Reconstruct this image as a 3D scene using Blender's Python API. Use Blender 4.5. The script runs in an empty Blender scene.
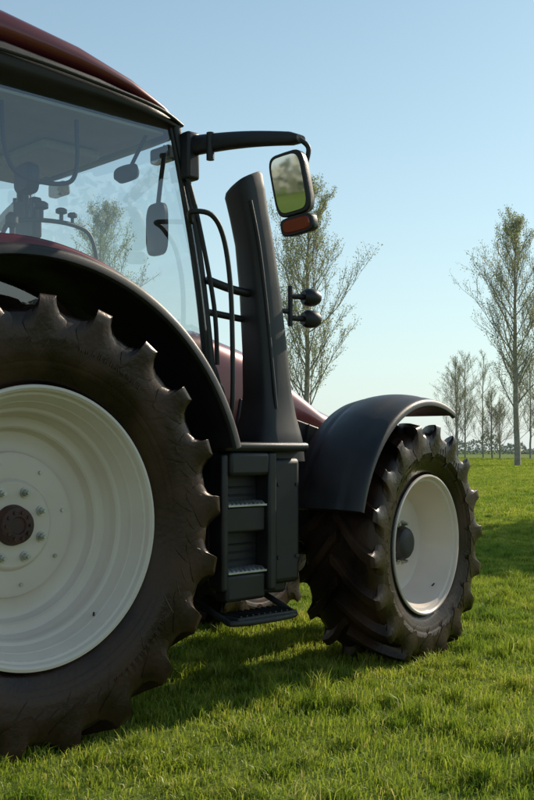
import bpy, math, random
import numpy as np
from mathutils import Vector, Matrix
random.seed(7); rng=np.random.default_rng(7)
S=bpy.context.scene
COL=S.collection
# ---------------------------------------------------------------- materials
def newmat(name):
    m=bpy.data.materials.new(name); m.use_nodes=True
    nt=m.node_tree; b=nt.nodes['Principled BSDF']; return m,nt,b
def noisy(name,c1,c2,scale=6,rough=.5,rough2=None,metal=0,bump=0,bscale=80,coat=0,detail=6,spec=.5,thr=(.35,.65)):
    m,nt,b=newmat(name); N=nt.nodes; L=nt.links
    tc=N.new('ShaderNodeTexCoord')
    n=N.new('ShaderNodeTexNoise'); n.inputs['Scale'].default_value=scale; n.inputs['Detail'].default_value=detail
    L.new(tc.outputs['Object'],n.inputs['Vector'])
    r=N.new('ShaderNodeValToRGB'); r.color_ramp.elements[0].position=thr[0]; r.color_ramp.elements[1].position=thr[1]
    r.color_ramp.elements[0].color=(*c1,1); r.color_ramp.elements[1].color=(*c2,1)
    L.new(n.outputs['Fac'],r.inputs['Fac']); L.new(r.outputs['Color'],b.inputs['Base Color'])
    mr=N.new('ShaderNodeMapRange'); mr.inputs['From Min'].default_value=thr[0]; mr.inputs['From Max'].default_value=thr[1]
    mr.inputs['To Min'].default_value=rough; mr.inputs['To Max'].default_value=rough2 if rough2 else rough+.1
    L.new(n.outputs['Fac'],mr.inputs['Value']); L.new(mr.outputs['Result'],b.inputs['Roughness'])
    b.inputs['Metallic'].default_value=metal; b.inputs['Coat Weight'].default_value=coat; b.inputs['Coat Roughness'].default_value=.05
    b.inputs['Specular IOR Level'].default_value=spec
    if bump:
        n2=N.new('ShaderNodeTexNoise'); n2.inputs['Scale'].default_value=bscale; n2.inputs['Detail'].default_value=4
        L.new(tc.outputs['Object'],n2.inputs['Vector'])
        bp=N.new('ShaderNodeBump'); bp.inputs['Strength'].default_value=bump; bp.inputs['Distance'].default_value=.004
        L.new(n2.outputs['Fac'],bp.inputs['Height']); L.new(bp.outputs['Normal'],b.inputs['Normal'])
    return m
M_rub=noisy('tyre_rubber',(.010,.006,.005),(.062,.030,.019),3.2,.27,.58,bump=.4,bscale=45,spec=.42,detail=11,thr=(.42,.74))
M_rub.node_tree.nodes['Principled BSDF'].inputs['Specular Tint'].default_value=(1,.80,.68,1)
M_rim=noisy('cream_rim_paint',(.66,.55,.48),(.72,.615,.54),3,.34,.48,bump=.08,bscale=30,coat=.15,detail=9)
M_pl=noisy('black_plastic',(.013,.0115,.013),(.025,.023,.025),4,.34,.54,bump=.25,bscale=400,detail=9,spec=.42)
M_pl2=noisy('dark_steel',(.012,.012,.013),(.03,.027,.024),6,.45,.7,bump=.3)
M_red=noisy('maroon_paint',(.12,.010,.015),(.155,.014,.020),2,.30,.36,metal=.3,coat=.6)
M_st=noisy('zinc_steel',(.40,.39,.37),(.6,.58,.55),12,.30,.45,metal=.8)
M_hub=noisy('rusty_hub',(.03,.011,.010),(.09,.035,.026),14,.45,.8)
M_liner=noisy('grey_headliner',(.46,.46,.46),(.52,.52,.52),6,.8,.9)
M_seat=noisy('seat_fabric',(.02,.02,.022),(.05,.05,.055),20,.8,.9)
M_mir,nt,b=newmat('mirror_glass'); b.inputs['Base Color'].default_value=(.62,.66,.64,1); b.inputs['Metallic'].default_value=1; b.inputs['Roughness'].default_value=.03
M_redrefl,nt,b=newmat('painted_red_reflection'); b.inputs['Base Color'].default_value=(.25,.03,.02,1); b.inputs['Roughness'].default_value=.1  # red reflection painted as base colour of the lower mirror pane
M_gl,nt,b=newmat('cab_glass')
nt.nodes.remove(b); N=nt.nodes; L=nt.links
tr=N.new('ShaderNodeBsdfTransparent'); tr.inputs[0].default_value=(.90,.94,.94,1)
gs=N.new('ShaderNodeBsdfGlossy'); gs.inputs['Roughness'].default_value=.01; gs.inputs['Color'].default_value=(.95,.97,1,1)
lw=N.new('ShaderNodeLayerWeight'); lw.inputs[0].default_value=.5
pw=N.new('ShaderNodeMath'); pw.operation='POWER'; pw.inputs[1].default_value=3.5; L.new(lw.outputs['Facing'],pw.inputs[0])
ma=N.new('ShaderNodeMath'); ma.operation='MULTIPLY_ADD'; ma.inputs[1].default_value=.8; ma.inputs[2].default_value=.14; L.new(pw.outputs[0],ma.inputs[0])
mx=N.new('ShaderNodeMixShader'); L.new(ma.outputs[0],mx.inputs[0]); L.new(tr.outputs[0],mx.inputs[1]); L.new(gs.outputs[0],mx.inputs[2])
L.new(mx.outputs[0],N['Material Output'].inputs['Surface'])
# ---------------------------------------------------------------- helpers
def empty(name,loc=(0,0,0),parent=None):
    o=bpy.data.objects.new(name,None); o.location=loc; COL.objects.link(o)
    if parent: o.parent=parent
    return o
def mesh(name,V,F,mat,parent=None,smooth=True,angle=35,mats=None,mi=None,bevel=0):
    me=bpy.data.meshes.new(name); me.from_pydata([tuple(v) for v in V],[],F)
    for m in (mats or [mat]): me.materials.append(m)
    if mi is not None: me.polygons.foreach_set('material_index',mi)
    me.polygons.foreach_set('use_smooth',[smooth]*len(me.polygons))
    me.update()
    import bmesh
    bm=bmesh.new(); bm.from_mesh(me); bmesh.ops.recalc_face_normals(bm,faces=bm.faces); bm.to_mesh(me); bm.free()
    if smooth:
        try: me.set_sharp_from_angle(angle=math.radians(angle))
        except Exception: pass
    o=bpy.data.objects.new(name,me); COL.objects.link(o)
    if parent: o.parent=parent
    if bevel:
        md=o.modifiers.new('b','BEVEL'); md.width=bevel; md.segments=3; md.limit_method='ANGLE'; md.angle_limit=math.radians(35)
    return o
def box(name,x,y,z,mat,parent,bevel=.01,taper=None):
    V=[(a,b_,c) for c in z for b_ in y for a in x]
    F=[(0,1,3,2),(4,6,7,5),(0,4,5,1),(2,3,7,6),(0,2,6,4),(1,5,7,3)]
    return mesh(name,V,F,mat,parent,bevel=bevel)
def prism(name,poly,y,mat,parent,bevel=.01):
    n=len(poly); V=[(p[0],y[0],p[1]) for p in poly]+[(p[0],y[1],p[1]) for p in poly]
    F=[tuple(range(n)),tuple(range(n,2*n))]+[(i,(i+1)%n,n+(i+1)%n,n+i) for i in range(n)]
    return mesh(name,V,F,mat,parent,bevel=bevel)
def tubegeo(V,F,pts,rads,sides=8,cap=True):
    pts=[Vector(p) for p in pts]; base=len(V); n=len(pts)
    ref=None
    for i,p in enumerate(pts):
        d=(pts[min(i+1,n-1)]-pts[max(i-1,0)]).normalized()
        if ref is None: ref=d.orthogonal().normalized()
        ref=(ref-d*ref.dot(d)).normalized(); bn=d.cross(ref)
        for k in range(sides):
            a=2*math.pi*k/sides; V.append(p+(ref*math.cos(a)+bn*math.sin(a))*rads[i])
    for i in range(n-1):
        for k in range(sides):
            k2=(k+1)%sides; F.append((base+i*sides+k,base+i*sides+k2,base+(i+1)*sides+k2,base+(i+1)*sides+k))
    if cap:
        F.append(tuple(base+k for k in range(sides))); F.append(tuple(base+(n-1)*sides+k for k in range(sides)))
def spline(pts,sub=6):
    P=[Vector(p) for p in pts]; out=[]
    for i in range(len(P)-1):
        p0=P[max(i-1,0)];p1=P[i];p2=P[i+1];p3=P[min(i+2,len(P)-1)]
        for k in range(sub):
            t=k/sub; out.append(.5*((2*p1)+(p2-p0)*t+(2*p0-5*p1+4*p2-p3)*t*t+(3*p1-p0-3*p2+p3)*t**3))
    out.append(P[-1]); return out
def tube(name,pts,r,mat,parent,sides=12,sm=True):
    if sm and len(pts)>2: pts=spline(pts)
    V=[];F=[]; tubegeo(V,F,pts,[r]*len(pts),sides); return mesh(name,V,F,mat,parent)
def loft(name,rings,mat,parent,**k):
    n=len(rings[0]); V=[v for r in rings for v in r]; F=[]
    for i in range(len(rings)-1):
        for j in range(n):
            F.append((i*n+j,i*n+(j+1)%n,(i+1)*n+(j+1)%n,(i+1)*n+j))
    F.append(tuple(range(n))); F.append(tuple((len(rings)-1)*n+j for j in range(n)))
    return mesh(name,V,F,mat,parent,**k)
def sel(n,p):
    out=[]
    for i in range(n):
        a=2*math.pi*i/n; c,s=math.cos(a),math.sin(a)
        out.append((math.copysign(abs(c)**(2/p),c),math.copysign(abs(s)**(2/p),s)))
    return out
def lathe(name,prof,mat,parent,seg=96,angle=30):
    V=[];F=[];n=len(prof)
    for i in range(seg):
        a=2*math.pi*i/seg
        for y,r in prof: V.append((r*math.cos(a),y,r*math.sin(a)))
    for i in range(seg):
        i2=(i+1)%seg
        for j in range(n-1): F.append((i*n+j,i2*n+j,i2*n+j+1,i*n+j+1))
    return mesh(name,V,F,mat,parent,angle=angle)
# ---------------------------------------------------------------- wheel
def wheel(parent,loc,R,W,rr,nl,side,zrot=0,front=False,phase=0,lugh=.06):
    e=empty('wheel',loc,parent); e.rotation_euler=(0,0,zrot+(0 if side<0 else math.pi))
    h=W/2
    half=[(0.0,R-lugh),(.45,R-lugh-.003),(.75,R-lugh-.008),(.88,R-lugh-.016),(.95,R-lugh-.032),(.985,R-lugh-.055),(1.0,R-lugh-.09),(1.004,R-lugh-.13),(1.0,(R+rr)/2+.0),
          (.985,(R+rr)/2-.04),(.967,rr+.115),(.957,rr+.11),(.95,rr+.104),(.945,rr+.085),(.937,rr+.082),(.93,rr+.076),(.90,rr+.055),(.86,rr+.03),(.82,rr+.02),(.79,rr),(.77,rr-.03)]
    prof=[(-u*h,r) for u,r in reversed(half)]+[(u*h,r) for u,r in half[1:]]
    lathe('tyre_carcass',prof,M_rub,e,160,angle=50)
    V=[];F=[]
    A=h*1.05/R
    pitch=2*math.pi/nl
    for sg in (-1,1):
        for k in range(nl):
            ph=phase+pitch*(k+(.5 if sg>0 else 0))+random.uniform(-.004,.004)
            bt=.032/R*(1 if not front else .85)
            nodes=[]
            for u in (-.07,.1,.3,.5,.7,.85,.93):
                ang=A*(1-(1-max(u,0))**1.45)
                nodes.append((u,R-.010*max(u,0)**2,u,R-lugh-.03,ang,bt*(1+.2*u),bt*(1.7+.6*max(u,0))))
            nodes.append((.985,R-.010,.945,R-lugh-.030,A+.004,bt*1.25,pitch*.36))
            nodes.append((1.022,R-.020,.980,R-lugh-.052,A+.012,bt*1.20,pitch*.40))
            nodes.append((1.040,R-.042,1.004,R-lugh-.075,A+.024,bt*1.0,pitch*.40))
            nodes.append((1.040,R-.072,1.010,R-lugh-.100,A+.040,bt*.72,pitch*.32))
            nodes.append((1.028,R-.112,1.008,R-lugh-.122,A+.060,bt*.42,pitch*.20))
            nodes.append((1.012,R-.160,1.002,R-lugh-.155,A+.088,bt*.2,bt*.5))
            b0=len(V); m=8
            for (ut,rt,ub,rb,ang,ht,hb) in nodes:
                c=ph+ang
                def lp(f,q): return (ub+(ut-ub)*f, rb+(rt-rb)*f, ht+(hb-ht)*q)
                l1=lp(.20,.46); l2=lp(.55,.15)
                for (u,r,a) in ((ub,rb,c-hb),(l1[0],l1[1],c-l1[2]),(l2[0],l2[1],c-l2[2]),(ut,rt,c-ht),(ut,rt,c+ht),(l2[0],l2[1],c+l2[2]),(l1[0],l1[1],c+l1[2]),(ub,rb,c+hb)):
                    V.append((r*math.cos(a),sg*u*h,r*math.sin(a)))
            for i in range(len(nodes)-1):
                for j in range(m-1): F.append((b0+i*m+j,b0+i*m+j+1,b0+i*m+m+j+1,b0+i*m+m+j))
            F.append(tuple(b0+j for j in range(m))); q=b0+(len(nodes)-1)*m; F.append(tuple(q+j for j in range(m)))
    mesh('tyre_lugs',V,F,M_rub,e,angle=38,bevel=.003)
    V=[];F=[]
    for k in range(nl*3):
        a=2*math.pi*k/(nl*3)+phase+.02
        r0=R-lugh-.115; r1=r0-(.05 if k%3 else .10)*R/.95
        pts=[]
        for t in (0,.25,.5,.75,1):
            r=r0+(r1-r0)*t; u=float(np.interp(r,[rr+.115,(R+rr)/2-.04,(R+rr)/2,R-lugh-.13,R-lugh-.09],[.967,.985,1.0,1.004,1.0]))
            pts.append((r*math.cos(a+.08*t**1.5),-u*h,r*math.sin(a+.08*t**1.5)))
        tubegeo(V,F,pts,[.001,.0025,.003,.0025,.001],5)
    for (a0,n_) in ((.9,11),(2.9,8),(5.2,11)):
        rm=(R+rr)/2+.0
        for i in range(n_):
            a=a0+i*.034/R*1.25; hh=.020
            for (da,db) in random.sample([(-.008,-.008),(.008,.008),(-.008,.008),(.008,-.008)],3):
                tubegeo(V,F,[((rm-hh)*math.cos(a+da/R),-h*1.0,(rm-hh)*math.sin(a+da/R)),((rm+hh)*math.cos(a+db/R),-h*1.002,(rm+hh)*math.sin(a+db/R))],[.0022,.0022],4)
    mesh('sidewall_ribs',V,F,M_rub,e)
    o=-.80*h
    if not front:
        pr=[(o+.0,rr-.03),(o-.012,rr-.004),(o-.022,rr+.012),(o-.03,rr+.010),(o-.032,rr-.002),(o-.024,rr-.012),(o-.010,rr-.018),(o+.02,rr-.024),(o+.035,rr-.028),(o+.040,rr-.034),
            (o+.050,rr-.056),(o+.060,rr-.062),(o+.095,rr-.066),(o+.10,rr-.072),(o+.106,rr-.092),(o+.115,rr-.098),(o+.165,rr-.104),(o+.178,rr-.110),(o+.184,rr-.122),(o+.186,rr-.155),
            (o+.194,rr-.163),(o+.222,rr-.170),(o+.232,rr-.178),(o+.236,rr-.195),
            (o+.238,rr-.25),(o+.233,rr-.262),(o+.218,rr-.268),(o+.214,rr-.282),(o+.214,.20),(o+.208,.193),(o+.196,.186),(o+.192,.178),(o+.192,.07),(o+.192,0.001)]
        dd=o+.192; br=.148; nb=8
    else:
        pr=[(o+.0,rr-.03),(o-.010,rr-.004),(o-.018,rr+.010),(o-.026,rr+.008),(o-.028,rr-.002),(o-.020,rr-.010),(o+.005,rr-.016),(o+.015,rr-.020),(o+.022,rr-.036),(o+.03,rr-.040),(o+.085,rr-.046),(o+.092,rr-.058),(o+.10,rr-.062),
            (o+.15,rr-.068),(o+.16,rr-.075),(o+.165,rr-.095),(o+.175,rr-.10),(o+.19,rr-.125),(o+.195,rr-.16),(o+.19,.17),(o+.18,.15),(o+.18,0.001)]
        dd=o+.18; br=.125; nb=8
    lathe('rim',pr,M_rim,e,160,angle=25)
    lathe('rim_barrel',[(o+.0,rr-.03),(o+.2,rr-.125),(h*.6,rr-.06),(h*.8,rr),(h*.8,rr-.02),(o+.3,rr-.13)],M_rim,e,64)
    hr=.084 if not front else .105
    if not front:
        lathe('hub',[(dd-.002,hr*1.05),(dd-.02,hr),(dd-.045,hr*.92),(dd-.05,hr*.8),(dd-.05,hr*.45),(dd-.042,hr*.40),(dd-.042,.001)],M_hub,e,40)
        V=[];F=[]
        for k in range(10):
            a=2*math.pi*k/10; x,z=.058*math.cos(a),.058*math.sin(a); tubegeo(V,F,[(x,dd-.045,z),(x,dd-.058,z)],[.008,.008],6)
        mesh('hub_studs',V,F,M_hub,e,angle=20)
    else:
        lathe('hub',[(dd-.002,hr*1.02),(dd-.03,hr),(dd-.06,hr*.88),(dd-.07,hr*.75),(dd-.075,hr*.4),(dd-.075,.001)],M_pl,e,40)
    V=[];F=[]
    for k in range(nb):
        a=2*math.pi*(k+.5)/nb; x,z=br*math.cos(a),br*math.sin(a)
        tubegeo(V,F,[(x,dd-.001,z),(x,dd-.008,z)],[.022,.022],16)
        tubegeo(V,F,[(x,dd-.008,z),(x,dd-.028,z)],[.016,.015],6)
        tubegeo(V,F,[(x,dd-.028,z),(x,dd-.042,z)],[.009,.009],8)
    mesh('wheel_nuts',V,F,M_st,e,angle=20)
    if not front:
        V=[];F=[]
        for k in range(8):
            a=2*math.pi*k/8+.2; x,z=.265*math.cos(a),.265*math.sin(a)
            tubegeo(V,F,[(x,o+.216,z),(x,o+.204,z)],[.009,.008],10)
        mesh('rim_rivets',V,F,M_st,e)
    V=[];F=[]; a=-.9; r=rr-.06
    tubegeo(V,F,[(r*math.cos(a),o+.06,r*math.sin(a)),((r-.02)*math.cos(a),o+.04,(r-.02)*math.sin(a))],[.005,.005],8)
    mesh('valve',V,F,M_pl2,e)
    return e
T=empty('tractor')
RR,RW=.970,.61; RZ=.940
wheel(T,(0,-.84,RZ),RR,RW,.578,21,-1,phase=.02,lugh=.056)
wheel(T,(0,.84,RZ),RR,RW,.578,21,1,phase=.02,lugh=.056)
FR,FW=.738,.49; st=math.radians(10); FZ=.688
fcx,fcy=2.765-.25*math.sin(st),-1.03+.25*math.cos(st)
wheel(T,(fcx,fcy,FZ),FR,FW,.415,18,-1,zrot=st,front=True,phase=.05,lugh=.052)
wheel(T,(fcx+.1,-fcy,FZ),FR,FW,.415,18,1,zrot=st,front=True,lugh=.052)
# ---------------------------------------------------------------- fenders
def arcfender(name,parent,loc,zrot,r,y0,y1,a0,a1,mat,th=.018,lip=.05,crown=.02,seg=60,grooves=()):
    n=20
    sec=[(y0+.012,-lip),(y0,-lip+.01),(y0,-.02),(y0+.008,-.006)]
    for i in range(n+1):
        t=i/n; y=y0+.02+(y1-y0-.04)*t
        g=0
        for gc in grooves:
            g-=.008*math.exp(-((t-gc)/.025)**2)
        sec.append((y,crown*math.sin(math.pi*t)+g))
    sec+= [(y1-.008,-.006),(y1,-.02),(y1,-lip)]
    inner=[(y1-th,-lip)]+[(y1-th,-.03)]+[(y0+th,-.03)]+[(y0+th,-lip)]
    sec=sec+inner
    rings=[]
    for i in range(seg+1):
        t=i/seg; a=a0+(a1-a0)*t
        rings.append([((r+dr)*math.cos(a),y,(r+dr)*math.sin(a)) for y,dr in sec])
    o=loft(name,rings,mat,parent,angle=40); o.location=loc; o.rotation_euler=(0,0,zrot); return o
d=math.radians
for sgn in (-1,1):
    y0,y1=(-1.14,-.56) if sgn<0 else (.56,1.14)
    arcfender('rear_fender',T,(0,0,RZ),0,1.160,y0,y1,d(17),d(150),M_pl,lip=.055,crown=.01)
    ya,yb=(-1.02,-.60) if sgn<0 else (.60,1.02)
    arcfender('fender_panel',T,(0,0,RZ),0,1.218,ya,yb,d(58),d(135),M_red,lip=.07,crown=.02)
    V=[(0,sgn*.55,RZ)]; V+=[(1.15*math.cos(d(a)),sgn*.55,RZ+1.15*math.sin(d(a))) for a in range(0,181,5)]
    F=[(0,i,i+1) for i in range(1,37)]
    mesh('fender_wall',V,F,M_pl,T,smooth=False)
    cy=fcy if sgn<0 else -fcy; cx=fcx if sgn<0 else fcx+.1
    arcfender('front_fender',T,(cx,cy,FZ),st,.880,-.25,.24,d(68),d(164),M_pl,lip=.05,crown=.035,grooves=(.18,.8))
    tube('fender_bracket',[(cx,cy+sgn*-.2,FZ),(cx-.3,cy-sgn*.24,FZ+.35),(cx-.15,cy,FZ+.82)],.025,M_pl2,T)
# ---------------------------------------------------------------- body
def rx(x,hy,zb,zt,p=4,n=40):
    zc=(zb+zt)/2; hz=(zt-zb)/2
    return [(x,hy*c,zc+hz*s) for c,s in sel(n,p)]
loft('hood',[rx(1.22,.42,1.25,1.95,5),rx(1.5,.42,1.22,1.95,5),rx(1.85,.41,1.2,1.87,4.5),rx(2.2,.40,1.12,1.71,4.2),rx(2.5,.39,1.05,1.55,4),rx(2.8,.38,.98,1.45,4),rx(3.3,.365,.9,1.34,4),
  rx(3.65,.34,.86,1.27,4),rx(3.85,.30,.88,1.20,3.5),rx(3.93,.23,.93,1.13,3)],M_red,T,angle=50)
for sgn in (-1,1):
    prism('hood_grille',[(1.7,1.30),(3.3,1.02),(3.4,1.16),(1.75,1.56)],(sgn*.38,sgn*.424),M_pl,T)
    V=[];F=[]
    for k in range(12):
        x=1.8+k*.12; tubegeo(V,F,[(x,sgn*.43,1.32-.24*k/14),(x+.03,sgn*.43,1.52-.36*k/14)],[.008,.008],6)
    mesh('grille_slats',V,F,M_pl2,T)
box('engine_block',(1.2,3.5),(-.28,.28),(.62,1.1),M_pl2,T,.03)
box('front_ballast',(3.5,4.05),(-.25,.25),(.60,.92),M_pl2,T,.04)
box('gearbox',(-.5,1.3),(-.30,.30),(.55,1.25),M_pl2,T,.04)
tube('rear_axle',[(0,-.75,RZ),(0,.75,RZ)],.16,M_pl2,T,24)
tube('front_axle',[(2.75,-.72,FZ),(2.75,.72,FZ)],.10,M_pl2,T,20)
tube('drive_shaft',[(1.0,0,.5),(2.6,0,.55)],.06,M_pl2,T)
for sgn in(-1,1):
    tube('steering_knuckle',[(2.75,sgn*.55,FZ-.16),(2.75,sgn*.55,FZ+.16)],.11,M_pl2,T,20)
tube('tie_rod',[(2.45,-.6,.62),(2.45,.6,.62)],.025,M_pl2,T)
box('cab_floor',(-.65,1.22),(-.54,.54),(1.15,1.62),M_pl,T,.03)
for sgn in(-1,1):
    ys=(sgn*.54,sgn*.74)
    prism('cab_sill',[(.95,1.22),(1.30,1.22),(1.27,1.60),(.80,1.60),(.86,1.4)],(min(ys),max(ys)),M_pl,T,.012)
    prism('cab_shoulder',[(-.65,1.55),(1.26,1.55),(1.24,1.66),(-.65,1.72)],(min(sgn*.54,sgn*.735),max(sgn*.54,sgn*.735)),M_pl,T,.01)
    def pil(nm,a,b_,rx_=.035,ry=.03):
        rings=[]
        for p in spline([a,((a[0]+b_[0])/2+.02,(a[1]+b_[1])/2*1.01,(a[2]+b_[2])/2),b_]):
            rings.append([(p.x+rx_*c,p.y+ry*s,p.z) for c,s in sel(16,4)])
        loft(nm,rings,M_pl,T)
    pil('a_pillar',(1.27,sgn*.72,1.58),(1.00,sgn*.74,2.92),.026,.028)
    pil('b_pillar',(-.32,sgn*.74,1.6),(-.22,sgn*.75,2.92))
    pil('c_pillar',(-.72,sgn*.66,1.6),(-.70,sgn*.68,2.92),.03,.03)
    def gp(u,v):
        xa=-.70+(1.26-.26*v+.70)*u
        return (xa,sgn*(.735+.035*math.sin(math.pi*v)),1.62+1.28*v)
    n=12; V=[gp(i/n,j/n) for j in range(n+1) for i in range(n+1)]
    F=[(j*(n+1)+i,j*(n+1)+i+1,(j+1)*(n+1)+i+1,(j+1)*(n+1)+i) for j in range(n) for i in range(n)]
    mesh('side_glass',V,F,M_gl,T)
    tube('glass_seal',[gp(.985,v_/8)[0:1]+(sgn*(.742+.035*math.sin(math.pi*v_/8)),)+gp(.985,v_/8)[2:3] for v_ in range(9)],.009,M_pl2,T)
mesh('windshield',[(1.28,-.69,1.6),(1.28,.69,1.6),(1.03,.71,2.9),(1.03,-.71,2.9)],[(0,1,2,3)],M_gl,T)
mesh('rear_glass',[(-.75,-.63,1.7),(-.75,.63,1.7),(-.72,.65,2.9),(-.72,-.65,2.9)],[(0,1,2,3)],M_gl,T)
def roofshape(name,mat,xs):
    return loft(name,[rx(x,hy,zb,zt,p,56) for x,hy,zb,zt,p in xs],mat,T,angle=50)
roofshape('roof_trim',M_pl,[(-.98,.60,2.92,2.98,3),(-.92,.74,2.885,3.03,4),(-.6,.81,2.875,3.06,5),(0,.83,2.875,3.06,5),(.5,.82,2.875,3.02,5),(.8,.80,2.87,2.98,5),(1.0,.77,2.865,2.935,5),(1.07,.72,2.865,2.905,4),(1.10,.62,2.87,2.89,3)])
roofshape('roof_shell',M_red,[(-.99,.50,2.98,3.04,3),(-.93,.70,2.96,3.12,3.2),(-.6,.80,2.97,3.22,3.2),(0,.825,2.98,3.225,3.2),(.4,.815,2.97,3.165,3.2),(.7,.80,2.95,3.08,3.2),(.92,.77,2.92,2.995,3.2),(1.04,.73,2.89,2.94,3),(1.09,.66,2.88,2.905,3)])
tube('roof_gutter',[(-.85,-.828,2.972),(0,-.846,2.975),(.5,-.836,2.955),(.85,-.812,2.93),(1.04,-.76,2.90)],.010,M_pl2,T)
box('headliner',(-.85,.98),(-.69,.69),(2.855,2.872),M_liner,T,.006)
box('roof_console',(.55,.9),(-.25,.25),(2.80,2.853),M_liner,T,.02)
for k,yy in enumerate((-.5,.5)):
    box('work_lamp',(1.09,1.15),(yy-.08,yy+.08),(2.78,2.86),M_pl,T,.015)
# seat & interior
rings=[]
for z,x,hx,hy in ((1.95,-.08,.09,.25),(2.1,-.10,.085,.27),(2.35,-.15,.07,.26),(2.5,-.19,.06,.2),(2.54,-.2,.05,.13)):
    rings.append([(x+hx*c,hy*s,z) for c,s in sel(24,3)])
loft('seat_back',rings,M_seat,T)
loft('headrest',[[(-.19+hx*c,hy*s,z) for c,s in sel(20,3)] for z,hx,hy in ((2.56,.03,.09),(2.6,.05,.13),(2.7,.05,.13),(2.76,.03,.09))],M_seat,T)
box('seat_cushion',(-.1,.45),(-.26,.26),(1.8,1.95),M_seat,T,.05)
box('seat_base',(-.05,.35),(-.2,.2),(1.6,1.8),M_pl,T,.03)
box('armrest',(-.05,.5),(-.42,-.30),(2.02,2.12),M_seat,T,.03)
box('control_panel',(-.3,.9),(-.62,-.44),(1.6,1.98),M_pl,T,.04)
tube('steering_column',[(.95,0,1.6),(.88,0,1.8),(.72,0,2.0)],.05,M_pl,T)
V=[];F=[];c=Vector((.70,0,2.03)); ax=Vector((-.6,0,.8)); e1=Vector((0,1,0)); e2=ax.cross(e1).normalized()
pts=[c+(e1*math.cos(t*math.pi/12)+e2*math.sin(t*math.pi/12))*.2 for t in range(25)]
tubegeo(V,F,pts,[.015]*25,8,False); mesh('steering_wheel',V,F,M_pl,T)
tube('steering_spoke',[pts[0],c,pts[12]],.012,M_pl,T,sm=False)
box('terminal_display',(.40,.45),(-.40,-.20),(2.30,2.50),M_pl,T,.012)
tube('terminal_arm',[(.42,-.30,2.32),(.42,-.36,2.1),(.3,-.38,2.0)],.016,M_pl,T)
tube('accessory_rail',[(.15,-.50,2.0),(.18,-.50,2.28),(.30,-.50,2.35),(.58,-.48,2.37),(.70,-.47,2.30),(.75,-.47,2.0)],.011,M_pl,T)
def knob(x,y,z,r,h):
    V=[];F=[]; tubegeo(V,F,[(x,y,z),(x,y,z+h*.6)],[r*.35]*2,10); tubegeo(V,F,[(x,y,z+h*.6),(x,y,z+h*.66),(x,y,z+h*.9),(x,y,z+h)],[r*.6,r,r,r*.6],14)
    mesh('rail_clamp',V,F,M_pl,T)
knob(.38,-.50,2.36,.035,.09); knob(.50,-.49,2.37,.028,.07); knob(.57,-.48,2.37,.024,.06)
loft('camera_display',[[(.28+dx,-.48+hy*c,2.55+hz*s) for c,s in sel(24,4)] for dx,hy,hz in ((0,.06,.06),(.02,.075,.075),(.06,.07,.07))],M_pl,T)
tube('camera_display_arm',[(.31,-.48,2.50),(.31,-.49,2.36)],.012,M_pl,T)
tube('grab_hoop',[(.10,-.62,2.84),(.12,-.62,2.62),(.20,-.62,2.52),(.42,-.62,2.52),(.50,-.62,2.60),(.50,-.62,2.84)],.011,M_pl,T)
for k,(xx,yy,zz) in enumerate(((.10,-.54,2.20),(.17,-.58,2.25),(.25,-.54,2.16))):
    tube('control_lever',[(xx,yy,1.95),(xx+.01,yy,zz),(xx+.0,yy-.01,zz+.05)],.014,M_pl,T)
    V=[];F=[]; tubegeo(V,F,[(xx,yy-.01,zz+.03),(xx,yy-.01,zz+.05),(xx,yy-.01,zz+.08),(xx,yy-.01,zz+.10)],[.015,.03,.03,.012],14)
    mesh('lever_knob',V,F,M_pl,T)
loft('pillar_display',[[(1.00+dx*.3,-.58+hy*c,2.40+hz*s) for c,s in sel(24,4)] for dx,hy,hz in ((0,.07,.12),(.03,.08,.135),(.10,.08,.135),(.14,.05,.10))],M_pl,T)
tube('pillar_display_arm',[(1.01,-.60,2.52),(1.00,-.64,2.66),(.98,-.70,2.80)],.012,M_pl,T)
loft('interior_mirror',[[(.86+dx,-.50+hy*c,2.68+hz*s) for c,s in sel(24,3)] for dx,hy,hz in ((0,.08,.035),(.03,.09,.045),(.06,.06,.03))],M_pl,T)
tube('interior_mirror_arm',[(.90,-.5,2.70),(.91,-.58,2.80),(.92,-.62,2.86)],.01,M_pl,T)
# ---------------------------------------------------------------- exhaust column
def zr(z,xc,yc,hx,hy,p=4,sl=0,n=32): return [(xc+hx*c,yc+hy*s,z+sl*(c*hx*.75-s*hy*.75)/.09) for c,s in sel(n,p)]
Y=-.80
loft('exhaust_column',[zr(1.20,1.60,Y,.17,.17),zr(1.30,1.595,Y,.165,.165),zr(1.36,1.60,Y,.15,.15),zr(1.44,1.605,Y,.128,.128),zr(1.56,1.60,Y,.112,.112),zr(1.8,1.58,Y,.102,.102),
  zr(2.1,1.545,Y,.093,.094),zr(2.35,1.505,Y,.088,.088),zr(2.50,1.465,Y,.086,.086,4,.015),zr(2.60,1.44,Y,.086,.086,4,.035),zr(2.655,1.425,Y,.084,.084,4,.055),zr(2.672,1.418,Y,.077,.078,3.5,.055),zr(2.678,1.415,Y,.06,.061,3,.05)],M_pl,T,angle=60)
def colx(z): 
    zs=[1.2,1.44,1.56,1.8,2.1,2.35,2.5,2.64]; xs=[1.6,1.605,1.60,1.58,1.545,1.505,1.465,1.43]
    return float(np.interp(z,zs,xs))
tube('column_rib',[(colx(z)-.055,Y-w_,z) for z,w_ in ((1.48,.12),(1.8,.101),(2.1,.093),(2.35,.088),(2.56,.085))],.010,M_pl,T)
tube('column_strut',[(1.20,-.76,2.14),(1.35,-.80,2.10),(1.52,-.80,2.09)],.022,M_pl,T)
tube('column_strut_lower',[(1.25,-.72,1.98),(1.5,-.74,1.96)],.018,M_pl,T)
tube('lamp_bracket',[(1.60,-.82,2.02),(1.74,-.82,2.02)],.014,M_pl,T)
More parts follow.
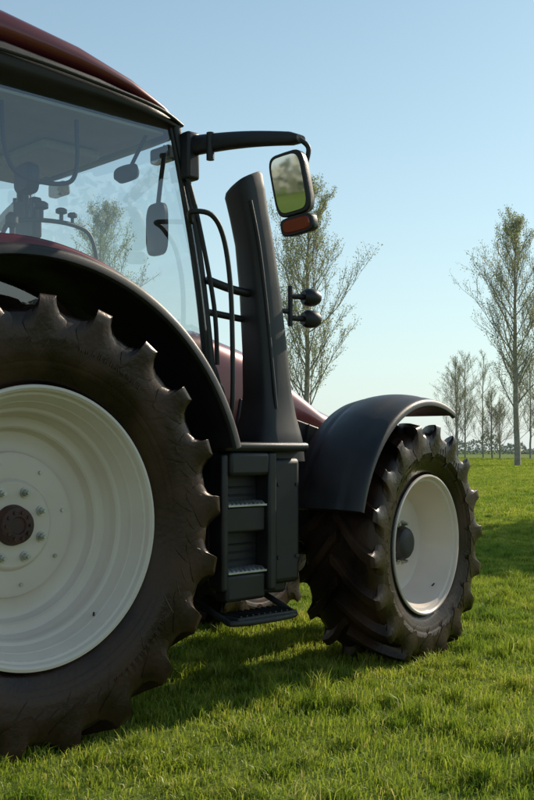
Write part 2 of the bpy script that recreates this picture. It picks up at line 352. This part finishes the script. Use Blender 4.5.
tube('lamp_post',[(1.745,-.83,1.94),(1.745,-.83,2.16)],.014,M_pl,T)
for zz in (1.985,2.105):
    rings=[]
    for t,r in ((-.02,.035),(0,.048),(.03,.050),(.06,.046),(.085,.030),(.092,.012)):
        rings.append([(1.84+t*.9+r*math.cos(a)*.2,-.86-t*.3+r*math.cos(a)*.9,zz+r*math.sin(a)) for a in [2*math.pi*k/24 for k in range(24)]])
    loft('front_lamp',rings,M_pl,T); tube('front_lamp_arm',[(1.745,-.83,zz),(1.86,-.86,zz)],.016,M_pl,T)
# ---------------------------------------------------------------- steps
prism('step_box',[(1.12,.53),(1.62,.50),(1.66,.62),(1.66,1.24),(1.62,1.275),(1.14,1.275),(1.10,1.24),(1.07,.62)],(-.92,-.42),M_pl,T,.02)
def rect(n,x,z,y=(-1.0,-.90),m=None,b_=.01): box(n,x,y,z,m or M_pl,T,b_)
rect('step_frame_left',(1.08,1.125),(.56,1.24),(-1.02,-.915),b_=.015)
rect('step_frame_mid',(1.40,1.46),(.54,1.25),(-1.02,-.915),b_=.015)
rect('step_frame_top',(1.126,1.399),(1.13,1.25),(-1.03,-.915),b_=.02)
rect('step_frame_bottom',(1.126,1.399),(.50,.64),(-1.0,-.915),b_=.02)
rect('step_shelf_upper',(1.126,1.399),(.845,.975),(-.995,-.915),b_=.012)
rect('tank_cover',(1.461,1.67),(.56,1.22),(-.985,-.915),b_=.03)
for zz in (.70,1.08):
    V=[];F=[]; tubegeo(V,F,[(1.50,-.986,zz),(1.50,-.992,zz)],[.012,.010],8); tubegeo(V,F,[(1.635,-.986,zz),(1.635,-.992,zz)],[.012,.010],8)
    mesh('cover_bolts',V,F,M_pl2,T)
box('step_cap',(1.09,1.69),(-1.035,-.5),(1.252,1.30),M_pl,T,.02)
for zz in (.650,.985):
    V=[];F=[]
    for k in range(9):
        x=1.145+k*.029
        tubegeo(V,F,[(x,-.925,zz+.008),(x,-.985,zz+.008),(x,-1.0,zz-.002)],[.011]*3,8)
    mesh('step_tread',V,F,M_st,T)
    box('step_tread_plate',(1.13,1.395),(-1.010,-.92),(zz-.010,zz+.001),M_st,T,.002)
V=[];F=[]
for zz in (.7,.74,.78,1.03,1.07): tubegeo(V,F,[(1.135,-.921,zz),(1.39,-.921,zz)],[.006,.006],6)
mesh('step_back_ribs',V,F,M_pl,T)
tube('lower_step_frame',[(1.12,-.75,.50),(1.12,-.98,.42),(1.15,-1.06,.405),(1.52,-1.06,.405),(1.58,-.98,.42),(1.58,-.75,.50)],.016,M_pl2,T)
box('lower_step',(1.14,1.56),(-1.07,-.90),(.41,.432),M_pl2,T,.008)
V=[];F=[]
for k in range(10): tubegeo(V,F,[(1.17+k*.04,-1.06,.436),(1.17+k*.04,-.91,.436)],[.006,.006],6)
mesh('lower_step_teeth',V,F,M_pl2,T)
tube('grab_rail',[(1.10,-.76,2.42),(.98,-.90,2.43),(1.06,-.96,2.42),(1.14,-.96,2.32),(1.19,-.955,2.1),(1.21,-.95,1.8),(1.21,-.95,1.5),(1.22,-.9,1.30)],.013,M_pl,T)
tube('grab_rail_inner',[(1.03,-.80,2.66),(1.10,-.82,2.4),(1.20,-.82,2.0),(1.24,-.80,1.7)],.012,M_pl,T)
tube('hydraulic_hose',[(1.30,-.62,1.30),(1.34,-.70,1.55),(1.30,-.66,1.75),(1.36,-.40,1.80)],.014,M_pl2,T)
tube('hydraulic_hose_lower',[(1.24,-.70,1.30),(1.29,-.78,1.45),(1.33,-.72,1.60),(1.45,-.45,1.62)],.012,M_pl2,T)
# ---------------------------------------------------------------- mirror
def mirror(s):
    box('mirror_hinge',(1.02,1.10),(min(s*.76,s*.83),max(s*.76,s*.83)),(2.62,2.86),M_pl,T,.015)
    rings=[]
    for t in range(0,13):
        q=t/12; x=1.07+.13*q; y=s*(.80+.64*q); z=2.795-.075*q+.014*math.sin(q*math.pi)
        hz=.050*(1-.4*q); hx=.030
        if q>.95: hz*=.6
        rings.append([(x+hx*c,y,z+hz*sn) for c,sn in sel(16,3)])
    loft('mirror_arm',rings,M_pl,T)
    tube('mirror_arm_bolt',[(1.08,s*.93,2.835),(1.08,s*.93,2.70)],.02,M_pl,T)
    tube('mirror_stem',[(1.20,s*1.43,2.72),(1.235,s*1.455,2.68),(1.23,s*1.44,2.60),(1.23,s*1.40,2.5),(1.22,s*1.40,2.40)],.012,M_pl,T)
    e=empty('mirror_head',(1.19,s*1.40,2.475),T); e.rotation_euler=(d(7)*(-s)*-1,d(-8.6),d(-14)*s)
    def sec(x,hy,zb,zt,p): return [(x,hy*c,(zb+zt)/2+(zt-zb)/2*sn) for c,sn in sel(32,p)]
    loft('mirror_housing',[sec(-.03,.092,-.105,.180,5),sec(-.02,.098,-.11,.185,5),sec(.02,.096,-.11,.185,4.5),sec(.05,.08,-.09,.16,4),sec(.065,.05,-.05,.12,3)],M_pl,e)
    loft('mirror_pane',[sec(-.031,.080,-.092,.168,5),sec(-.034,.079,-.091,.167,5)],M_mir,e)
    loft('wide_mirror_housing',[sec(-.03,.086,-.195,-.113,4),sec(-.02,.092,-.200,-.112,4),sec(.02,.09,-.20,-.112,4),sec(.05,.06,-.18,-.13,3)],M_pl,e)
    loft('wide_mirror_pane',[sec(-.031,.074,-.186,-.124,4),sec(-.036,.068,-.182,-.128,4)],M_redrefl,e)
mirror(-1); mirror(1)
# ---------------------------------------------------------------- ground
def gz(x,y):
    rr=math.hypot(x,y); k=min(max((rr-25)/60,0),1)
    return k*(.12*math.sin(x*.07+1)+.10*math.sin(y*.05+x*.03)-.02)
def ground():
    m,nt,b=newmat('field_ground'); N=nt.nodes; L=nt.links
    tc=N.new('ShaderNodeTexCoord')
    n1=N.new('ShaderNodeTexNoise'); n1.inputs['Scale'].default_value=.12; n1.inputs['Detail'].default_value=8
    n2=N.new('ShaderNodeTexNoise'); n2.inputs['Scale'].default_value=9; n2.inputs['Detail'].default_value=8; n2.inputs['Roughness'].default_value=.8
    mp=N.new('ShaderNodeMapping'); mp.inputs['Rotation'].default_value=(0,0,d(44)); mp.inputs['Scale'].default_value=(.25,1,1)
    L.new(tc.outputs['Object'],mp.inputs[0]); L.new(mp.outputs[0],n1.inputs[0]); L.new(tc.outputs['Object'],n2.inputs[0])
    r1=N.new('ShaderNodeValToRGB'); r1.color_ramp.elements[0].position=.35; r1.color_ramp.elements[1].position=.68
    r1.color_ramp.elements[0].color=(.12,.20,.025,1); r1.color_ramp.elements[1].color=(.24,.27,.07,1)
    r2=N.new('ShaderNodeValToRGB'); r2.color_ramp.elements[0].position=.3; r2.color_ramp.elements[1].position=.7
    r2.color_ramp.elements[0].color=(.35,.38,.32,1); r2.color_ramp.elements[1].color=(1.1,1.15,1.0,1)
    L.new(n1.outputs[0],r1.inputs[0]); L.new(n2.outputs[0],r2.inputs[0])
    mm=N.new('ShaderNodeMix'); mm.data_type='RGBA'; mm.blend_type='MULTIPLY'; mm.inputs[0].default_value=1
    L.new(r1.outputs[0],mm.inputs[6]); L.new(r2.outputs[0],mm.inputs[7]); L.new(mm.outputs[2],b.inputs['Base Color'])
    b.inputs['Roughness'].default_value=.9; b.inputs['Specular IOR Level'].default_value=.1
    bp=N.new('ShaderNodeBump'); bp.inputs['Distance'].default_value=.08; bp.inputs['Strength'].default_value=.5
    L.new(n2.outputs[0],bp.inputs['Height']); L.new(bp.outputs[0],b.inputs['Normal'])
    cs=np.concatenate([np.linspace(-2500,-100,10),np.linspace(-90,150,61),np.linspace(200,2500,10)])
    n=len(cs); V=[];F=[]
    for y in cs:
        for x in cs:
            V.append((x,y,gz(x,y)))
    for j in range(n-1):
        for i in range(n-1): F.append((j*n+i,j*n+i+1,(j+1)*n+i+1,(j+1)*n+i))
    mesh('ground',V,F,m,None,angle=180)
ground()
def gmat():
    m=bpy.data.materials.new('grass_blades'); m.use_nodes=True; nt=m.node_tree; N=nt.nodes; L=nt.links
    N.remove(N['Principled BSDF'])
    at=N.new('ShaderNodeAttribute'); at.attribute_name='bl'
    sp=N.new('ShaderNodeSeparateColor'); L.new(at.outputs['Color'],sp.inputs[0])
    r=N.new('ShaderNodeValToRGB'); cr=r.color_ramp
    cr.elements[0].position=0; cr.elements[0].color=(.13,.22,.018,1); cr.elements[1].position=1; cr.elements[1].color=(.58,.49,.22,1)
    e=cr.elements.new(.45); e.color=(.29,.37,.036,1); e=cr.elements.new(.85); e.color=(.44,.48,.08,1)
    L.new(sp.outputs[0],r.inputs[0])
    g=N.new('ShaderNodeNewGeometry')
    n=N.new('ShaderNodeTexNoise'); n.inputs['Scale'].default_value=.55; n.inputs['Detail'].default_value=6; n.inputs['Roughness'].default_value=.6; L.new(g.outputs['Position'],n.inputs[0])
    r2=N.new('ShaderNodeValToRGB'); r2.color_ramp.elements[0].position=.32; r2.color_ramp.elements[1].position=.68
    r2.color_ramp.elements[0].color=(.55,.70,.55,1); r2.color_ramp.elements[1].color=(1.3,1.16,1.1,1)
    L.new(n.outputs[0],r2.inputs[0])
    mm=N.new('ShaderNodeMix'); mm.data_type='RGBA'; mm.blend_type='MULTIPLY'; mm.inputs[0].default_value=1
    L.new(r.outputs[0],mm.inputs[6]); L.new(r2.outputs[0],mm.inputs[7])
    df=N.new('ShaderNodeBsdfDiffuse'); tl=N.new('ShaderNodeBsdfTranslucent'); gl=N.new('ShaderNodeBsdfGlossy'); gl.inputs['Roughness'].default_value=.4
    L.new(mm.outputs[2],df.inputs[0]); L.new(mm.outputs[2],tl.inputs[0]); gl.inputs[0].default_value=(.8,.85,.7,1)
    m1=N.new('ShaderNodeMixShader'); m1.inputs[0].default_value=.55; L.new(df.outputs[0],m1.inputs[1]); L.new(tl.outputs[0],m1.inputs[2])
    m2=N.new('ShaderNodeMixShader'); m2.inputs[0].default_value=.03; L.new(m1.outputs[0],m2.inputs[1]); L.new(gl.outputs[0],m2.inputs[2])
    L.new(m2.outputs[0],N['Material Output'].inputs['Surface']); return m
MG=gmat()
def patch(name,n,size,hm,w,tufts,vary=1.0,spr=.035):
    nc=int(n*.5); c=rng.uniform(0,size,(tufts,2)); wt=rng.random(tufts)+.3; ci=rng.choice(tufts,nc,p=wt/wt.sum())
    p=np.concatenate([c[ci]+rng.normal(0,size*spr,(nc,2)),rng.uniform(0,size,(n-nc,2))])
    th_=np.where(rng.random(tufts)<.22*vary,rng.uniform(1.4,2.0,tufts),rng.uniform(.7,1.3,tufts))
    hs=np.concatenate([th_[ci],np.ones(n-nc)*.80])
    h=hm*hs*rng.uniform(.45,1.25,n)
    th=rng.uniform(0,2*np.pi,n); fa=rng.uniform(0,2*np.pi,n); ww=w*rng.uniform(.6,1.35,n)
    bend=h*rng.uniform(.15,.95,n)
    dx,dy=np.cos(th),np.sin(th); wx,wy=np.cos(fa)*ww/2,np.sin(fa)*ww/2
    V=np.zeros((n,5,3))
    V[:,0]=np.stack([p[:,0]-wx,p[:,1]-wy,np.full(n,-.01)],1); V[:,1]=np.stack([p[:,0]+wx,p[:,1]+wy,np.full(n,-.01)],1)
    mx_=p[:,0]+dx*bend*.3; my=p[:,1]+dy*bend*.3; mz=h*.6
    V[:,2]=np.stack([mx_+wx*.8,my+wy*.8,mz],1); V[:,3]=np.stack([mx_-wx*.8,my-wy*.8,mz],1)
    V[:,4]=np.stack([p[:,0]+dx*bend,p[:,1]+dy*bend,h*(1-.25*bend/h)],1)
    me=bpy.data.meshes.new(name); me.vertices.add(n*5); me.vertices.foreach_set('co',V.reshape(-1))
    me.loops.add(n*7); me.polygons.add(n*2)
    b0=np.arange(n)*5
    li=np.stack([b0,b0+1,b0+2,b0+3,b0+3,b0+2,b0+4],1).reshape(-1); me.loops.foreach_set('vertex_index',li)
    ls=np.stack([np.arange(n)*7,np.arange(n)*7+4],1).reshape(-1); me.polygons.foreach_set('loop_start',ls)
    me.update(calc_edges=True); me.validate()
    col=me.color_attributes.new('bl','FLOAT_COLOR','POINT')
    tv=rng.normal(0,.10,tufts); tvv=np.concatenate([tv[ci],np.zeros(n-nc)])
    v=np.clip(rng.beta(2,2.6,n)+tvv+(rng.random(n)<.06)*.5,0,1); cc=np.ones((n,5,4)); cc[:,:,0]=v[:,None]; 
    col.data.foreach_set('color',cc.reshape(-1)); me.materials.append(MG); return me
near=[patch('grass_near',8200,1.0,.056,.0050,int(rng.integers(22,36))) for _ in range(8)]
far=[patch('grass_far',4800,2.0,.068,.011,40) for _ in range(4)]
vfar=[patch('grass_distant',2600,4.0,.10,.035,40) for _ in range(3)]
G=empty('grass')
def put(me,x,y,s):
    o=bpy.data.objects.new('grass_patch',me); COL.objects.link(o); o.parent=G
    k=random.randrange(4)
    ox=x+(s if k in(1,2) else 0); oy=y+(s if k in(2,3) else 0)
    o.location=(ox,oy,gz(x+s/2,y+s/2)); o.rotation_euler=(0,0,k*math.pi/2); o.scale=(1,1,random.uniform(.85,1.2))
X0,X1,Y0,Y1=-4,14,-8,8
for x in range(X0,X1):
    for y in range(Y0,Y1): put(random.choice(near),x,y,1)
for x in range(-8,52,2):
    for y in range(-22,46,2):
        if X0<=x<X1 and Y0<=y<Y1: continue
        put(random.choice(far),x,y,2)
for x in range(-8,112,4):
    for y in range(-22,106,4):
        if -8<=x<52 and -22<=y<46: continue
        put(random.choice(vfar),x,y,4)
# ---------------------------------------------------------------- trees
M_bark=noisy('hazed_bark',(.24,.21,.17),(.38,.34,.28),3,.8,.95)  # bark lightened so its colour carries the distance haze
M_leaf,nt,b=newmat('hazed_spring_leaves'); 
N=nt.nodes;L=nt.links; N.remove(b)
oi=N.new('ShaderNodeNewGeometry'); rp=N.new('ShaderNodeValToRGB'); rp.color_ramp.elements[0].color=(.24,.26,.11,1); rp.color_ramp.elements[1].color=(.42,.43,.21,1)  # pale greens: haze over the trees is mixed into the leaf colour
L.new(oi.outputs['Random Per Island'],rp.inputs[0])
df=N.new('ShaderNodeBsdfDiffuse'); tl=N.new('ShaderNodeBsdfTranslucent'); ms=N.new('ShaderNodeMixShader'); ms.inputs[0].default_value=.5
L.new(rp.outputs[0],df.inputs[0]); L.new(rp.outputs[0],tl.inputs[0]); L.new(df.outputs[0],ms.inputs[1]); L.new(tl.outputs[0],ms.inputs[2]); L.new(ms.outputs[0],N['Material Output'].inputs['Surface'])
def rv(): 
    return Vector((random.gauss(0,1),random.gauss(0,1),random.gauss(0,1))).normalized()
def tree(V,F,MI,base,H,spread,leaf=1.0,maxl=3,trunkr=.3,crown0=.22,nb=26,up=.5,lsz=(.05,.09)):
    base=Vector(base)
    def addtube(pts,r,s):
        n0=len(F); tubegeo(V,F,pts,r,s,False); MI.extend([0]*(len(F)-n0))
    def leafq(p,s):
        a=rv()*s; b_=rv().cross(a).normalized()*s*.6; i=len(V); V.extend([p-a,p+b_,p+a,p-b_]); F.append((i,i+1,i+2,i+3)); MI.append(1)
    tp=[];tr_=[];n=12; off=Vector((0,0,0))
    for i in range(n+1):
        t=i/n; off+=Vector((random.gauss(0,.010*H/4),random.gauss(0,.010*H/4),0))
        tp.append(base+off+Vector((0,0,H*.93*t))); tr_.append(trunkr*(1-t)**.85+.025)
    addtube(tp,tr_,7)
    def branch(p,dr,ln,r,lv):
        k=6 if lv==1 else 4; pts=[p]; rs=[r]; dd=dr.copy(); q=p.copy()
        for i in range(k):
            dd=(dd+rv()*.12+Vector((0,0,.12*up))).normalized(); q=q+dd*ln/k; pts.append(q.copy()); rs.append(max(r*(1-(i+1)/k)+.006,.006))
        addtube(pts,rs,4 if lv<2 else 3)
        if lv>=maxl or ln<.5:
            c_=leaf*4; m=int(c_)+(1 if random.random()<c_-int(c_) else 0)
            for _ in range(m):
                i=random.randrange(0,k); leafq(pts[i].lerp(pts[i+1],random.random())+rv()*.24,random.uniform(*lsz))
            return
        m=random.randint(7,9) if lv==1 else random.randint(5,7)
        for j in range(m):
            t=.18+.82*(j+random.random()*.6)/m; i=min(int(t*k),k-1); pp=pts[i].lerp(pts[i+1],min(t*k-i,1))
            nd=(dd*1.0+rv()*.72+Vector((0,0,up*.45))).normalized()
            branch(pp,nd,ln*random.uniform(.34,.54)*(1.2-.45*t),max(r*.45*(1-t*.4),.008),lv+1)
    for j in range(nb):
        t=crown0+(1-crown0)*(j+.5)/nb; i=min(int(t*n),n-1); p=tp[i].lerp(tp[i+1],t*n-i)
        az=j*2.4+random.uniform(-.7,.7); q=(t-crown0)/(1-crown0); prof=max(.28,math.sin(math.pi*min(1,q*.62+.34))**.8)
        hor=random.uniform(.5,1.1)*(1-.35*q)
        dr=Vector((math.cos(az)*hor,math.sin(az)*hor,random.uniform(.6,1.1))).normalized()
        branch(p,dr,spread*prof*random.uniform(.7,1.1),trunkr*.28*(1-q*.75)*random.uniform(.6,1.0)+.012,1)
def at(a,D): return (-2.26+D*(.695+.719*a),-4.79+D*(.719-.695*a))
def mktree(name,u,D,H,spread,**k):
    V=[];F=[];MI=[]; x,y=at(u,D); tree(V,F,MI,(0,0,-.3),H,spread,**k)
    o=mesh(name,V,F,None,None,mats=[M_bark,M_leaf],mi=MI,angle=180); o.location=(x,y,0); return o
mktree('poplar_tree',.040,78,22.5,6.2,trunkr=.24,leaf=2.0,nb=46,up=.65,lsz=(.045,.085),crown0=.16)
mktree('poplar_tree',.243,88,22,6.2,trunkr=.27,leaf=1.5,nb=44,up=.6,lsz=(.045,.085))
mktree('poplar_tree',.275,97,20.5,6.4,trunkr=.25,leaf=1.5,nb=38,up=.6,lsz=(.045,.085))
mktree('poplar_tree',-.165,80,21,6.0,trunkr=.25,leaf=1.8,nb=38,up=.6,lsz=(.045,.085))
def world_tree(name,x,y,H,spread,**k):
    V=[];F=[];MI=[]; tree(V,F,MI,(0,0,-.2),H,spread,**k)
    o=mesh(name,V,F,None,None,mats=[M_bark,M_leaf],mi=MI,angle=180); o.location=(x,y,0); return o
world_tree('willow_tree',18.5,2.2,7.5,3.2,trunkr=.22,leaf=4.0,nb=30,up=.3,lsz=(.10,.2),crown0=.15)
for (x,y,H) in ((-70,-20,14),(-62,2,12),(-75,-45,15),(-50,-70,14)):
    world_tree('willow_tree',x,y,H,5,trunkr=.3,leaf=1.6,nb=26,up=.3,lsz=(.25,.45),crown0=.15)
V=[];F=[];MI=[]
for k in range(10):
    x,y=at(.178+.0105*k+random.uniform(-.007,.007),130+random.uniform(-18,18))
    tree(V,F,MI,(x,y,-.3),random.choice((7.5,9,11,13,14.5))*random.uniform(.9,1.1),random.uniform(3.6,5.4),leaf=.3,trunkr=random.uniform(.10,.17),nb=random.randint(16,24),crown0=random.uniform(.05,.2),up=random.uniform(.3,.6))
mesh('bare_tree_row',V,F,None,None,mats=[M_bark,M_leaf],mi=MI,angle=180)
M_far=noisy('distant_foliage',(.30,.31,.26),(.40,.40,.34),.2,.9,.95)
V=[];F=[]
def farleaf(a,D,h,s):
    x,y=at(a,D) if a is not None else D
    p=Vector((x,y,h)); u_=rv()*s; w_=rv()*s; j=len(V); V.extend([p-u_,p+w_,p+u_,p-w_]); F.append((j,j+1,j+2,j+3))
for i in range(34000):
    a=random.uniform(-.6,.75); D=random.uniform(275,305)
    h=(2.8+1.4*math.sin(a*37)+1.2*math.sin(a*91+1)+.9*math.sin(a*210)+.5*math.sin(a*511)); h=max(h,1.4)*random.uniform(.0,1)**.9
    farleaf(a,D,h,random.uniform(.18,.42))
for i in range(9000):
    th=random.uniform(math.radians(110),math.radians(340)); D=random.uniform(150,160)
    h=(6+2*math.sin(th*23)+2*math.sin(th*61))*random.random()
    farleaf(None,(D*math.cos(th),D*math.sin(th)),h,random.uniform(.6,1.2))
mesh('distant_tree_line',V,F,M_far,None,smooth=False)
# ---------------------------------------------------------------- light
el=d(31); tos=Vector((.995,.0,0)).normalized()
w=bpy.data.worlds.new('World'); S.world=w; w.use_nodes=True; nt=w.node_tree; N=nt.nodes; L=nt.links
sk=N.new('ShaderNodeTexSky'); sk.sky_type='NISHITA'; sk.sun_disc=False; sk.sun_elevation=el; sk.sun_rotation=math.atan2(tos.x,tos.y)
sk.air_density=1.0; sk.dust_density=.4; sk.ozone_density=1.0
tc=N.new('ShaderNodeTexCoord'); sx=N.new('ShaderNodeSeparateXYZ'); L.new(tc.outputs['Generated'],sx.inputs[0])
ab=N.new('ShaderNodeMath'); ab.operation='ABSOLUTE'; L.new(sx.outputs[2],ab.inputs[0])
m1=N.new('ShaderNodeMath'); m1.operation='MULTIPLY'; m1.inputs[1].default_value=-4.0; L.new(ab.outputs[0],m1.inputs[0])
ex=N.new('ShaderNodeMath'); ex.operation='EXPONENT'; L.new(m1.outputs[0],ex.inputs[0])
m2=N.new('ShaderNodeMath'); m2.operation='MULTIPLY'; m2.inputs[1].default_value=.92; L.new(ex.outputs[0],m2.inputs[0])
tn=N.new('ShaderNodeMix'); tn.data_type='RGBA'; tn.blend_type='MULTIPLY'; tn.inputs[0].default_value=1; tn.inputs[7].default_value=(.90,1.06,.95,1); L.new(sk.outputs[0],tn.inputs[6])
hz=N.new('ShaderNodeMix'); hz.data_type='RGBA'; L.new(m2.outputs[0],hz.inputs[0]); L.new(tn.outputs[2],hz.inputs[6]); hz.inputs[7].default_value=(5.0,5.65,5.85,1)
L.new(hz.outputs[2],N['Background'].inputs[0]); N['Background'].inputs[1].default_value=.14
sl=bpy.data.lights.new('sun','SUN'); sl.energy=5.0; sl.angle=d(.6); sl.color=(1,.88,.70)
so=bpy.data.objects.new('sun',sl); COL.objects.link(so)
v=Vector((tos.x*math.cos(el),tos.y*math.cos(el),math.sin(el))); so.rotation_euler=v.to_track_quat('Z','Y').to_euler(); so.location=(0,0,30)
# ---------------------------------------------------------------- camera
c=bpy.data.cameras.new('camera'); co=bpy.data.objects.new('camera',c); COL.objects.link(co)
co.location=(-2.26,-4.79,1.26); co.rotation_euler=(d(90),0,d(-44.03))
c.sensor_fit='HORIZONTAL'; c.sensor_width=36; c.lens=36*1026/534; c.shift_y=50/534; c.clip_end=8000
S.camera=co
S.view_settings.view_transform='Standard'; S.view_settings.look='None'; S.view_settings.exposure=0
